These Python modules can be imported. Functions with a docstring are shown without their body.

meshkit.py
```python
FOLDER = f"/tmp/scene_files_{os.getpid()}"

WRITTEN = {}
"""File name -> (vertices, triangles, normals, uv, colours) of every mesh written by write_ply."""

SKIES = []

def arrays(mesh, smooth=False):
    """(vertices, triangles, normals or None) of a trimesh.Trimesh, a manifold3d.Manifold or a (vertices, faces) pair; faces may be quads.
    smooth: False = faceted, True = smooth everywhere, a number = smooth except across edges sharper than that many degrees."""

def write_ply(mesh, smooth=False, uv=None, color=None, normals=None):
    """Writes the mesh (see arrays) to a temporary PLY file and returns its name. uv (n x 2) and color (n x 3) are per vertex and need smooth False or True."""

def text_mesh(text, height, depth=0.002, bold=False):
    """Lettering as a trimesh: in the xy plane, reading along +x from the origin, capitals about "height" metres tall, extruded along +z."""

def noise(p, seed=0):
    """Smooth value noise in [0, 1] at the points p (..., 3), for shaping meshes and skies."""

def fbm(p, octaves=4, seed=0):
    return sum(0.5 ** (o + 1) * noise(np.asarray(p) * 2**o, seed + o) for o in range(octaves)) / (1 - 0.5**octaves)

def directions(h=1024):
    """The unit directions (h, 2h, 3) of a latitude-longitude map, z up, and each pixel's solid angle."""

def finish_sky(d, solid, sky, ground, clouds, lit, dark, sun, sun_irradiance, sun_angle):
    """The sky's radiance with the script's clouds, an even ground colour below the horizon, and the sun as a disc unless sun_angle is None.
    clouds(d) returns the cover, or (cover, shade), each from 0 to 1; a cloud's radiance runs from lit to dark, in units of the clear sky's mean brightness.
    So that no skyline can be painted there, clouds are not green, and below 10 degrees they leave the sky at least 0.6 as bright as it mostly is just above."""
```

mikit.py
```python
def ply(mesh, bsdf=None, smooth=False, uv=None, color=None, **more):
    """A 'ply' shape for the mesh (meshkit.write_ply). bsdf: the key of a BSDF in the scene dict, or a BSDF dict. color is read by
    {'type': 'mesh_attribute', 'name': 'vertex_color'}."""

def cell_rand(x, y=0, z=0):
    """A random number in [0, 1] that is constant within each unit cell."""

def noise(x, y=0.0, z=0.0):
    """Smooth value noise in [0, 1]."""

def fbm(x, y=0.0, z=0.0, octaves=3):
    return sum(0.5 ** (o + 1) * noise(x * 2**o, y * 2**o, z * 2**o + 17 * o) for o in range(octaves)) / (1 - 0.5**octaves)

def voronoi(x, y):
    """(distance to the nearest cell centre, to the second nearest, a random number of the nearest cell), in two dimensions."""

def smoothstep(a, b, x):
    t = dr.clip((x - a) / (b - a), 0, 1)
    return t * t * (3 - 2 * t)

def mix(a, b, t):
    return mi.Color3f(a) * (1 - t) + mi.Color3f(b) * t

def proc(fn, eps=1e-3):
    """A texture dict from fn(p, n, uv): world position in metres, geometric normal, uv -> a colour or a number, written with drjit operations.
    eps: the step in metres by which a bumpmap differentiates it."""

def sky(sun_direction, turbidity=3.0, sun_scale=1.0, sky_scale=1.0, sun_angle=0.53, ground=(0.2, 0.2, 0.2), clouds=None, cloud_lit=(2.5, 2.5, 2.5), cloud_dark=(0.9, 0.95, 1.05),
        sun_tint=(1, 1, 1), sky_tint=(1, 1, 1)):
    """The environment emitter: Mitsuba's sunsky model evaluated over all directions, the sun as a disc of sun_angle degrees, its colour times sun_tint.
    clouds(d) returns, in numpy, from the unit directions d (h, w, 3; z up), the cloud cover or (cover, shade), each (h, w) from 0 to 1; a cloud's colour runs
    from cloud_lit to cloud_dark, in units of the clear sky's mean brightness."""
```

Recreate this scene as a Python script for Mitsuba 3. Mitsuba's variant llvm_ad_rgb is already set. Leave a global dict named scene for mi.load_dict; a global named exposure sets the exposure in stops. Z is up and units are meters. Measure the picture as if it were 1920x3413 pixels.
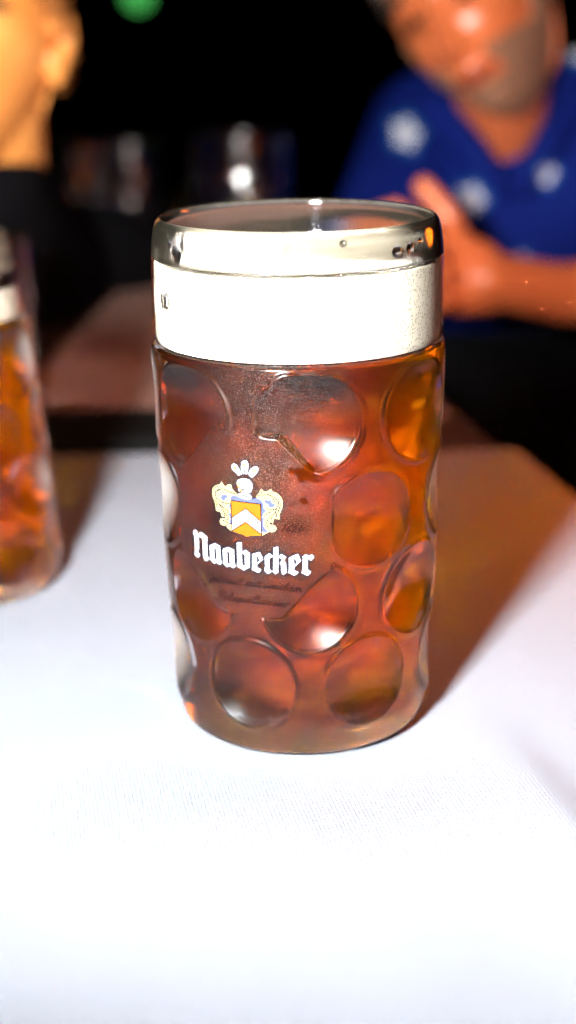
import math, json, numpy as np, trimesh, drjit as dr, mitsuba as mi, mikit, meshkit, manifold3d
from mikit import noise, fbm, voronoi, cell_rand, smoothstep, mix
import shapely.geometry as sg
from shapely.ops import unary_union
T = mi.ScalarTransform4f
scene, labels = {}, {}
rng = np.random.default_rng(7)
TZ = 0.75                                   # height of the table top above the ground
# ---------------------------------------------------------------- camera, lamps, exposure
exposure = 7.4
PITCH, ROLL = math.radians(17.5), math.radians(0.85)
cf = np.array([0, math.cos(PITCH), -math.sin(PITCH)])
cu = np.array([0, math.sin(PITCH), math.cos(PITCH)])
cr = np.array([1.0, 0, 0])
up = math.cos(ROLL) * cu + math.sin(ROLL) * cr
EYE = np.array([0, 0, TZ + 0.28])
scene['camera'] = {'type': 'thinlens', 'fov': 20.53, 'fov_axis': 'x', 'near_clip': 0.02, 'far_clip': 60.0,
    'aperture_radius': 0.0066, 'focus_distance': 0.583,
    'to_world': T().look_at(origin=EYE.tolist(), target=(EYE + cf).tolist(), up=up.tolist())}
# the flash: on the camera, beside the lens because the camera is held upright; its window is tall and narrow
FL = 6.6
def flash_window(w, h):
    m = trimesh.Trimesh([[-w, 0, -h], [w, 0, -h], [w, 0, h], [-w, 0, h]], [[0, 2, 1], [0, 3, 2]], process=False)
    a = math.radians(-14)
    R = trimesh.transformations.rotation_matrix(a, [0, 0, 1]) @ trimesh.transformations.rotation_matrix(math.radians(-8), [1, 0, 0])
    m.apply_transform(R); m.apply_translation([-0.167, 0.07, TZ + 0.335])
    return m
scene['camera_flash'] = mikit.ply(flash_window(0.034, 0.060), {'type': 'diffuse', 'reflectance': {'type': 'rgb', 'value': [.5, .5, .5]}})
scene['camera_flash']['emitter'] = {'type': 'area', 'radiance': {'type': 'rgb', 'value': [FL, FL * .985, FL * .96]}, 'sampling_weight': 3.0}
def added_flap():  # dark plate added below the flash, out of view, to dim the near cloth
    m = trimesh.creation.box([.22, .122, .002]); m.apply_translation([0, .062, -.0655])
    R = trimesh.transformations.rotation_matrix(math.radians(-14), [0, 0, 1]) @ trimesh.transformations.rotation_matrix(math.radians(-8), [1, 0, 0])
    m.apply_transform(R); m.apply_translation([-0.195, 0.07, TZ + 0.335]); return m
scene['camera_flash__added_flap'] = mikit.ply(added_flap(), {'type': 'diffuse', 'reflectance': {'type': 'rgb', 'value': [.02, .02, .02]}})
labels['camera_flash'] = {'label': 'tall narrow flash window beside the lens', 'category': 'lamp'}
# a weak warm fill lamp added out of view above the table
AMB = 0.0004
def disc_mesh(r, c, n=32, down=True):
    a = np.linspace(0, 2 * np.pi, n, endpoint=False)
    v = np.vstack([[0, 0, 0], np.stack([np.cos(a) * r, np.sin(a) * r, a * 0], 1)]) + c
    f = [[0, (i + 1) % n + 1, i + 1] if down else [0, i + 1, (i + 1) % n + 1] for i in range(n)]
    return trimesh.Trimesh(v, f, process=False)
scene['added_fill_lamp'] = mikit.ply(disc_mesh(0.6, [0.5, 1.3, TZ + 1.7]), {'type': 'diffuse'})
scene['added_fill_lamp']['emitter'] = {'type': 'area', 'radiance': {'type': 'rgb', 'value': [AMB, AMB * .72, AMB * .55]}, 'sampling_weight': 1.0}
labels['added_fill_lamp'] = {'label': 'round warm fill lamp added out of view high above the table', 'category': 'lamp'}

# amber fill lamp added right of the frame, turns the mug shadow orange-brown
AMBER_POS = [0.37, 0.82, TZ + 0.22]
AMBER = 0.27
amber_globe = trimesh.creation.icosphere(3, .045); amber_globe.apply_translation(AMBER_POS)
scene['added_amber_lamp__globe'] = mikit.ply(amber_globe, {'type': 'diffuse', 'reflectance': {'type': 'rgb', 'value': [.5, .2, .05]}}, smooth=True)
scene['added_amber_lamp__globe']['emitter'] = {'type': 'area', 'radiance': {'type': 'rgb', 'value': [AMBER, AMBER * .145, AMBER * .003]}, 'sampling_weight': 1.0}
labels['added_amber_lamp'] = {'label': 'round amber fill lamp added out of view at the right to tint the mug shadow', 'category': 'lantern'}

# ---------------------------------------------------------------- helpers
def rgb(*c): return {'type': 'rgb', 'value': list(c)}
def diffuse(*c): return {'type': 'twosided', 'bsdf': {'type': 'diffuse', 'reflectance': rgb(*c)}}
def bs(name, d): scene[name] = d; return name
def add(key, mesh, bsdf, label=None, cat=None, group=None, kind=None, smooth=False, **more):
    scene[key] = mikit.ply(mesh, bsdf, smooth=smooth, **more)
    tag(key, label, cat, group, kind)
def tag(key, label=None, cat=None, group=None, kind=None):
    d = {k: v for k, v in dict(label=label, category=cat, group=group, kind=kind).items() if v}
    if d: labels[key] = {**labels.get(key, {}), **d}
def grid_faces(nu, nv, wrap=True):
    i, j = np.meshgrid(np.arange(nu if wrap else nu - 1), np.arange(nv - 1), indexing='ij')
    a, b = i * nv + j, ((i + 1) % nu) * nv + j
    return np.vstack([np.stack([a, b, b + 1], -1).reshape(-1, 3), np.stack([a, b + 1, a + 1], -1).reshape(-1, 3)])
def bx(w, d, h, c, r=0.002):
    pts = [(sx * (w / 2 - r), sy * (d / 2 - r), sz * (h / 2 - r)) for sx in (-1, 1) for sy in (-1, 1) for sz in (-1, 1)]
    s = manifold3d.Manifold.sphere(r, 12)
    m = manifold3d.Manifold.batch_hull([s.translate(p) for p in pts]).translate(c)
    return m
def tm(man):
    m = man.to_mesh()
    return trimesh.Trimesh(m.vert_properties[:, :3], m.tri_verts, process=False)
def chain(*pr, seg=20):
    """Manifold of hulls between successive (point, radius)."""
    S = [manifold3d.Manifold.sphere(r, seg).translate(tuple(p)) for p, r in pr]
    out = S[0]
    for a, b in zip(S[:-1], S[1:]): out = out + manifold3d.Manifold.batch_hull([a, b])
    return out

# ---------------------------------------------------------------- materials
def m_cloth(p, n, uv):
    s = 0.5 + 0.5 * dr.sin((p.x * .984 + p.y * .18) * (2 * math.pi / 0.0015)); t = 0.5 + 0.5 * dr.sin((p.y * .984 - p.x * .18) * (2 * math.pi / 0.0024))
    return s * 0.7 + t * 0.3
bs('cloth_mat', {'type': 'bumpmap', 'nested_texture': mikit.proc(m_cloth, eps=1e-4), 'scale': 0.00022,
    'nested_bsdf': {'type': 'twosided', 'bsdf': {'type': 'diffuse', 'reflectance': rgb(.425, .47, .55)}}})
def m_wood(p, n, uv):
    g = fbm(p.x * 60 + 3 * fbm(p.x * 6, p.y * 1.5), p.y * 2.5, 0.0)
    return mix([.030, .016, .006], [.070, .040, .016], g)
bs('wood_mat', {'type': 'twosided', 'bsdf': {'type': 'principled', 'base_color': mikit.proc(m_wood), 'roughness': .6, 'specular': .2}})
bs('mat_mat', {'type': 'twosided', 'bsdf': {'type': 'principled', 'base_color': mikit.proc(lambda p, n, uv: mix([.34, .20, .16], [.44, .27, .22], fbm(p.x * 40, p.y * 40))), 'roughness': .9, 'specular': .1}})
bs('black_mat', {'type': 'twosided', 'bsdf': {'type': 'principled', 'base_color': rgb(.006, .006, .006), 'roughness': .75, 'specular': .08}})
bs('dark_cloth', diffuse(.006, .006, .007))
bs('ground_mat', {'type': 'twosided', 'bsdf': {'type': 'diffuse', 'reflectance': mikit.proc(lambda p, n, uv: mix([.015, .013, .012], [.03, .026, .022], fbm(p.x * 9, p.y * 9)))}})

# ---------------------------------------------------------------- the setting
def ground():
    return trimesh.Trimesh([[-12, -6, 0], [12, -6, 0], [12, 25, 0], [-12, 25, 0]], [[0, 1, 2], [0, 2, 3]], process=False)
add('ground', ground(), 'ground_mat', kind='structure')

# the table: long planks with a skewed view along them; the direction of its right edge as measured
EDGE = np.array([-0.18, 1.0]); EDGE /= np.linalg.norm(EDGE); CROSS = np.array([EDGE[1], -EDGE[0]])
E0 = np.array([0.172, 0.894])                                   # a point of the right edge
def tp(s, t, z=0.0):                                                # s metres left of the right edge, t metres along it from E0
    q = E0 - CROSS * s + EDGE * t
    return [q[0], q[1], TZ + z]
NP = 5
for i in range(NP):
    w = 0.64 / NP
    a, b = i * w + .0015, (i + 1) * w - .0015
    c = np.array([tp((a + b) / 2, 0.45)])[0]
    m = tm(bx(b - a, 2.6, .028, (0, 0, 0), .003))
    m.apply_transform(trimesh.transformations.rotation_matrix(math.atan2(-EDGE[0], EDGE[1]), [0, 0, 1])); m.apply_translation([c[0], c[1], TZ - .018])
    add('wooden_table__plank' + ('' if i == 0 else f'_{i:03d}'), m, 'wood_mat', smooth=30)
labels['wooden_table'] = {'label': 'long dark wooden table partly covered by a white cloth', 'category': 'table'}
for i, (s, t) in enumerate([(.05, -.7), (.59, -.7), (.05, 1.6), (.59, 1.6)]):
    q = tp(s, t); add('wooden_table__leg' + ('' if i == 0 else f'_{i:03d}'), tm(bx(.05, .05, TZ - .034, (q[0], q[1], (TZ - .034) / 2), .004)), 'wood_mat', smooth=30)

# white cloth: hangs over the right edge and the near end, its far hem lies just behind the mugs
CLZ = 0.0012
def cloth():
    nu, nv = 260, 330
    s = np.linspace(-0.16, 0.62, nu); v = np.linspace(0, 1, nv)
    far_y, near_y = 1.012, 0.05
    P = np.zeros((nu, nv, 3))
    for i, si in enumerate(s):
        y = near_y + (far_y - near_y) * v
        sc = max(si, 0.0) if si >= 0 else 0.0
        # point on the table at distance sc from the right edge and at height y of the picture's depth axis
        t = (y - (E0 - CROSS * sc)[1]) / EDGE[1]
        q = (E0 - CROSS * sc)[None] + EDGE[None] * t[:, None]
        drop = np.zeros_like(y)
        if si < 0:
            r = .006; a = min(-si / r, math.pi / 2)
            q = q + CROSS * (r * math.sin(a)); drop = drop - r * (1 - math.cos(a)) - max(0, -si - r * math.pi / 2)
        P[i, :, :2] = q; P[i, :, 2] = TZ + CLZ + drop
    x, y = P[..., 0], P[..., 1]
    w = meshkit.fbm(np.stack([x * 5 + y * 2, y * 3, x * 0], -1), 3, 3) - .5
    fold = np.exp(-((x - (.0885 + .02 * np.clip((.54 - y) / .1, -2, 2))) / np.where(x < .0885 + .02 * np.clip((.54 - y) / .1, -2, 2), .03, .013)) ** 2) * np.clip((.64 - y) * 7, 0, 1)     # soft ridge at the right
    fold2 = np.exp(-((x + .05 - .10 * np.sin(y * 5)) / .02) ** 2) * np.clip((y - .3) * 4, 0, 1) * np.clip((.58 - y) * 8, 0, 1)
    flat = np.clip((np.hypot(x - .005, y - .611) - .06) / .05, 0, 1) * np.clip((np.hypot(x + .175, y - .8) - .07) / .05, 0, 1)
    top = (s >= 0)[:, None]
    P[..., 2] += np.where(top, (.0022 * (w + .5) + .0052 * fold + .0011 * fold2) * flat, 0)
    P[..., 0] += np.where(top, 0, 1) * .006 * np.sin(y * 40) * np.clip(-s[:, None] * 8, 0, 1)
    return trimesh.Trimesh(P.reshape(-1, 3), grid_faces(nu, nv, False), process=False)
add('tablecloth', cloth(), 'cloth_mat', 'white finely ribbed cloth covering the near part of the wooden table', 'tablecloth', smooth=True)

def poly_slab(pts, z0, h):
    m = trimesh.creation.extrude_polygon(sg.Polygon(pts).buffer(-.004).buffer(.004), h, engine='earcut'); m.apply_translation([0, 0, TZ + z0]); return m
matp = [(-.215, 1.125), (-.205, 1.29), (-.168, 1.77), tuple(tp(.03, .95)[:2]), tuple(tp(.012, .235)[:2])]
add('table_runner', poly_slab(matp, -.0035, .0032), 'mat_mat', 'brown runner lying on the wooden table behind the white cloth', 'table runner', smooth=30)
fold = tm(bx(.27, .085, .010, (0, 0, 0), .003)); fold.apply_transform(trimesh.transformations.rotation_matrix(math.radians(.5), [0, 0, 1])); fold.apply_translation([-.105, 1.066, TZ + .0055])
add('menu_folder', fold, 'black_mat', 'closed black folder lying behind the hem of the white cloth', 'folder', smooth=30)

# ---------------------------------------------------------------- glass, beer, foam
bs('glass_thin', {'type': 'thindielectric', 'int_ior': 1.5, 'ext_ior': 1.0})
bs('glass_plain', {'type': 'dielectric', 'int_ior': 1.5, 'ext_ior': 1.0})
bs('beer_surface', {'type': 'dielectric', 'int_ior': 1.34, 'ext_ior': 1.5})
scene['beer_medium'] = {'type': 'homogeneous', 'albedo': rgb(0.0, 0.0, 0.0), 'sigma_t': rgb(.006, .138, .95), 'scale': 100.0}
MX, MY = 0.00502, 0.61107

def haze_weight(cx, cy, glow, rim):
    def fn(p, n, uv):
        x, y, z = p.x - cx, p.y - cy, p.z - TZ
        ph = dr.atan2(x, -y)
        u = ph * 0.0548
        big = fbm(u * 60, z * 60, 3.0, 3)
        front = dr.exp(-dr.square((ph + 0.30) / 0.62)) * (0.45 + 1.1 * big)
        low = 1 - 0.55 * smoothstep(.10, .145, z)
        base = smoothstep(.03, .008, z) * 0.9 * dr.exp(-dr.square((ph + .1) / 0.9))
        fine = noise(u * 2600, z * 2600, 1.0)
        rr = cell_rand(dr.floor(u / .00024), dr.floor(z / .00024), 5.0); r2 = rr * rr; spark = r2 * r2 * r2 * r2
        upper = smoothstep(.045, .13, z) * dr.exp(-dr.square((ph + .12) / 0.42))
        w = front * low * (0.7 + .6 * fine) * .007 + base * .002 + front * upper * spark * .14
        back = smoothstep(1.2, 1.9, dr.abs(ph)) * (.6 + .8 * big) * smoothstep(.157, .150, z)
        w = dr.maximum(w, glow * back)  # pale coat at the back made dense so that the beer glows
        # bare wet patches rubbed into the dew
        def patch(pu, pz, ru, rz):
            d = dr.sqrt(dr.square((u - pu - (z - pz) * -.5) / ru) + dr.square((z - pz) / rz)) + 1.1 * (fbm(u * 500, z * 500, 9.0) - .5)
            return smoothstep(.75, 1.0, d)
        w = w * patch(.0030, .1195, .0075, .0034) * patch(.0010, .1085, .0018, .0014) 
        w = dr.select(z > .1625, .010 + (.13 - .05 * rim) * smoothstep(.95 + 1.3 * rim, .60 + 1.0 * rim, dr.abs(ph + .03)) * (0.4 + fbm(u * 25, z * 260, 2.0)), w)  # cream haze painted over the lip to lighten it
        return w
    return fn
def dew_alpha(cx, cy):
    def fn(p, n, uv):
        x, y, z = p.x - cx, p.y - cy, p.z - TZ
        ph = dr.atan2(x, -y); u = ph * .0548
        m = smoothstep(.95, .35, dr.abs(ph + .33)) * smoothstep(.162, .150, z)
        return .016 + .09 * m * (.5 + fbm(u * 90, z * 90, 4.0, 2))
    return fn
def hazy_glass(name, cx, cy, glow, rim):
    bs(name, {'type': 'blendbsdf', 'weight': mikit.proc(haze_weight(cx, cy, glow, rim)), 'a': {'type': 'roughdielectric', 'distribution': 'beckmann', 'alpha': mikit.proc(dew_alpha(cx, cy)), 'specular_reflectance': .5, 'int_ior': 1.5, 'ext_ior': 1.0}, 'b': {'type': 'twosided', 'bsdf': {'type': 'diffuse', 'reflectance': mikit.proc(lambda p, n, uv: mix([.82, .78, .76], [.84, .76, .56], dr.select(p.z - TZ > .1625, 1.0, 0.0)))}}})
hazy_glass('dewy_glass', MX, MY, .40, .0); hazy_glass('dewy_glass_left', -.170, .776, .5, 1.0)

PZ = [0, .003, .007, .0176, .035, .053, .07, .087, .103, .12, .136, .1485, .1555, .158, .1585]
PR = [.0462, .0490, .0504, .0518, .0526, .0533, .0541, .0549, .0554, .0558, .0561, .0564, .0568, .0568, .0567]
from scipy.interpolate import PchipInterpolator
def prof(z, taper=None):
    r = PchipInterpolator(PZ, PR)(np.clip(z, 0, .1585))
    return r if taper is None else r + taper(z)
DZ = [.1378, .0992, .0652, .0317]; DRAD = [.0188, .0176, .0178, .0176]
def dent(ph, z, plateau=True, off=0.0):
    """Depth of the thumb-print dimples in metres."""
    out = np.zeros_like(z); ring = np.zeros_like(z)
    for row in range(4):
        for k in range(7):
            c = math.radians(2.6 + off + (0 if row % 2 == 0 else 25.7) + k * 360 / 7)
            d = (ph - c + math.pi) % (2 * math.pi) - math.pi
            rho = np.hypot(d * .0548, (z - DZ[row]) * 1.0) / DRAD[row]
            if plateau and row == 1 and abs(((math.degrees(c) + 23) + 180) % 360 - 180) < 8: continue
            t = np.clip(1 - rho ** 2, 0, None)
            e = .0062 * (np.sqrt(t * t + .004) - .0632) * (rho < 1)
            out = np.maximum(out, e); ring = np.minimum(ring, -.0007 * np.exp(-((rho - 1.07) / .075) ** 2))
    out = out + ring * np.clip((.0002 - out) / .0002, 0, 1)
    if plateau:
        d = (ph - math.radians(-23) + math.pi) % (2 * math.pi) - math.pi
        a, b = np.abs(d * .0548) / .0335, np.abs(z - .0970) / .0365
        oct_ = np.maximum(np.maximum(a, b), (a + b) / 1.42)
        s = np.clip((oct_ - .97) / .05, 0, 1); out = out * (s * s * (3 - 2 * s))
    return out
def revolve(zs, rs, nphi, fn=None):
    ph = np.linspace(0, 2 * np.pi, nphi, endpoint=False) - np.pi
    Z = np.broadcast_to(zs, (nphi, len(zs))); Rr = np.broadcast_to(rs, (nphi, len(zs))).copy(); PH = np.broadcast_to(ph[:, None], Z.shape)
    if fn is not None: Rr = Rr - fn(PH, Z)
    V = np.stack([Rr * np.sin(PH), -Rr * np.cos(PH), Z], -1)
    return trimesh.Trimesh(V.reshape(-1, 3), grid_faces(nphi, len(zs)), process=False)     # outward when zs run upwards

def build_mug(key, cx, cy, nphi, dz, taper=None, fill=.1590, foam_top=.1915, glass='dewy_glass', plateau=True, off=0.0, detail=True, zs=1.0, zt=.2075):
    Rf = lambda z: prof(z, taper)
    tl = (lambda z: 0.0) if taper is None else taper
    put = lambda m: (m.apply_scale([1, 1, zs]), m.apply_translation([cx, cy, TZ + CLZ + .0006]), m)[2]
    body = lambda PH, Z: dent(PH, Z, plateau, off) * (Z < .157)
    # outer wall of the beer zone, closed underneath and above
    zz = np.concatenate([[.0016, .0014, .0006, .0], np.linspace(.0006, .1585, int(.158 / dz)), [.15895, .1594, .1597, .1598, .1598]])
    base_r = np.concatenate([[1e-5, .038, .0425, .0442], Rf(zz[4:-5]), [Rf(.1585) - .0004, Rf(.1585) - .001, Rf(.1585) - .0016, Rf(.1585) - .0024, Rf(.1585) - .0048]])
    base_r[:4] += np.array([0, 1, 1, 1]) * tl(0.0)
    low = zz < .004
    base_r[low & (zz > .0003) & (np.arange(len(zz)) > 3)] = Rf(zz[low & (zz > .0003) & (np.arange(len(zz)) > 3)]) - .0015 * (1 - zz[low & (zz > .0003) & (np.arange(len(zz)) > 3)] / .004) ** 2
    add(key + '__glass_body', put(revolve(zz, base_r, nphi, body)), glass, smooth=True)
    # beer: everything inside the wall, following the dimples more softly
    zb = np.concatenate([[.0105, .0105, .0108, .0118], np.linspace(.0150, fill, int(.144 / dz * .7)), [fill + .0001, fill + .0001]])
    rb = np.concatenate([[1e-5, .036, .0415, .0444], Rf(zb[4:-2]) - .0042, [Rf(fill) - .008, 1e-5]])
    k = (zb < .02) & (np.arange(len(zb)) > 3); rb[k] = Rf(zb[k]) - .0042 - .0022 * ((.02 - zb[k]) / .005).clip(0, 1) ** 2
    rb[:4] += np.array([0, 1, 1, 1]) * tl(0.0)
    add(key + '__beer', put(revolve(zb, rb, nphi, lambda PH, Z: .9 * body(PH, Z) * (Z > .0151))), 'beer_surface', smooth=True, interior={'type': 'ref', 'id': 'beer_medium'})
    # foam
    zf = np.concatenate([[.1598, .1598, .1600], np.linspace(.1603, foam_top - .001, 60), foam_top - np.array([.0007, .0003, .0001, 0, .0005, .0009, .0011, .0012, .0012])])
    Ru = lambda z: PchipInterpolator([.1590, .1605, .163, .173, .1886, .1976, .2035, .2065], [.0548, .0557, .0562, .0563, .0561, .0556, .0547, .0536])(np.minimum(z, .2065)) + tl(z)
    rf = np.concatenate([[1e-5, .05 + tl(.16), Ru(.16) - .002], Ru(zf[3:-9]) - .0013, Ru(foam_top) - np.array([.0013, .0014, .0017, .0022, .004, .008, .014, .03, Ru(foam_top) - 1e-5])])
    bump = lambda PH, Z: .0002 * (meshkit.fbm(np.stack([np.sin(PH) * 60, np.cos(PH) * 60, Z * 900], -1), 3, 5) - .5) * (Z < foam_top - .0012) * (Z > .1602)
    fm = revolve(zf, rf, max(nphi // 2, 200), bump)
    fv = np.array(fm.vertices); fph = np.arctan2(fv[:, 0], -fv[:, 1])
    fv[:, 2] += np.clip((fv[:, 2] - foam_top + .004) / .004, 0, 1) * .0010 * (meshkit.fbm(np.stack([np.sin(fph) * 14, np.cos(fph) * 14, fv[:, 0] * 0], -1), 4, 9) - .75); fm.vertices = fv
    add(key + '__foam', put(fm), 'foam_mat', smooth=35)
    # thin clear wall in front of the foam
    zu = np.linspace(.1596, foam_top + .0009, 40)
    add(key + '__foam_window', put(revolve(zu, Ru(zu), nphi // 2)), 'glass_thin', smooth=True)
    # solid glass lip above the foam
    z0, zt = foam_top + .0012, .2075
    up_ = zt - .2075; zo = np.linspace(z0 + .0004, .2035 + up_, 22)
    lipz = np.concatenate([[z0], [z0], zo, np.array([.2050, .2062, .2070, .2075, .2073, .2068, .2058, .2044]) + up_, np.linspace(.2025 + up_, z0 + .0004, 14), [z0, z0]])
    lipr = np.concatenate([[Ru(z0) - .0035], [Ru(z0) - .0005], Ru(zo), np.array([.0543, .0537, .0530, .0523, 0.0520, .0518, .0516, .0515]) + tl(.2), np.full(14, .0515) + tl(.2) - np.linspace(0, .0003, 14), [Ru(z0) - .0050, Ru(z0) - .0035]])
    add(key + '__lip', put(revolve(lipz, lipr, nphi // 2)), glass, smooth=40)
    # handle on the far side
    hp = math.radians(158 if detail else 200); hd = np.array([math.sin(hp), -math.cos(hp), 0])
    if True:
        t = np.linspace(0, 1, 40)
        out_ = np.interp(t, [0, .12, .3, .5, .72, .9, 1], [.0003, .022, .043, .047, .040, .020, .0003]); zz_ = np.interp(t, [0, .12, .3, .5, .72, .9, 1], [.150, .152, .138, .105, .066, .044, .040])
        from scipy.ndimage import gaussian_filter1d
        o2, z2 = gaussian_filter1d(out_, 2, mode='nearest'), gaussian_filter1d(zz_, 2, mode='nearest'); o2[0] = o2[-1] = .0003
        cen = hd[None] * (np.interp(z2, PZ, PR)[:, None] + np.array([float(tl(q)) for q in z2])[:, None] + .0012 + o2[:, None]) + np.array([0, 0, 1.0])[None] * z2[:, None]
        tan = np.gradient(cen, axis=0); tan /= np.linalg.norm(tan, axis=1, keepdims=True)
        side = np.cross(hd, [0, 0, 1.0]); nrm = np.cross(tan, side[None])
        a = np.linspace(0, 2 * np.pi, 24, endpoint=False)
        ring = cen[:, None] + side[None, None] * (np.cos(a) * .009)[None, :, None] + nrm[:, None] * (np.sin(a) * .0065)[None, :, None]
        v = np.vstack([ring.reshape(-1, 3), cen[:1], cen[-1:]]); n = len(cen); f = []
        for i in range(n - 1):
            for j in range(24):
                p, q = i * 24 + j, i * 24 + (j + 1) % 24; f += [[p, q, q + 24], [p, q + 24, p + 24]]
        for j in range(24): f += [[n * 24, (j + 1) % 24, j], [n * 24 + 1, (n - 1) * 24 + j, (n - 1) * 24 + (j + 1) % 24]]
        hm = trimesh.Trimesh(v, f, process=False); hm.fix_normals()
        add(key + '__handle', put(hm), 'glass_plain', smooth=50)

def foam_bump(p, n, uv):
    ph = dr.atan2(p.x - MX, -(p.y - MY)); u, z = ph * .056, p.z
    d1, d2, r = voronoi(u / .0013, z / .0013)
    side = .12 + .88 * smoothstep(.35, .95, dr.abs(ph + .05))
    return smoothstep(.10, .38, d1) * side + .25 * fbm(u * 3000, z * 3000, p.y * 3000)
def foam_color(p, n, uv):
    ph = dr.atan2(p.x - MX, -(p.y - MY)); u, z = ph * .056, p.z
    d1, d2, r = voronoi(u / .0013, z / .0013)
    coarse = smoothstep(.35, .8, dr.abs(ph - .1) + .45 * (fbm(u * 70, z * 70, 2.0) - .5) + .2 * smoothstep(TZ + .185, TZ + .165, z))
    pit = smoothstep(.42, .20, d1) * smoothstep(.25, .6, r) * coarse
    return mix(mix([.62, .59, .50], [.55, .515, .41], coarse * fbm(u * 40, z * 90, 5.0)), [.30, .265, .18], .8 * pit)
bs('foam_mat', {'type': 'bumpmap', 'nested_texture': mikit.proc(foam_bump, eps=8e-5), 'scale': 0.0008,
    'nested_bsdf': {'type': 'twosided', 'bsdf': {'type': 'diffuse', 'reflectance': mikit.proc(foam_color)}}})

build_mug('beer_mug', MX, MY, 900, .0005, zs=.985, zt=.2090)
labels['beer_mug'] = {'label': 'full dimpled beer mug with white foam and printed crest in the middle of the cloth', 'category': 'beer mug'}
LT = lambda z: .002 - .119 * .86 * np.asarray(z)
build_mug('beer_mug_001', -.170, .776, 420, .0009, taper=LT, zs=.86, zt=.265, foam_top=.1775, plateau=False, off=12.0, detail=False, glass='dewy_glass_left')
labels['beer_mug_001'] = {'label': 'dimpled glass of red-brown beer tapering upwards at the left border of the cloth', 'category': 'beer mug'}

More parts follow.
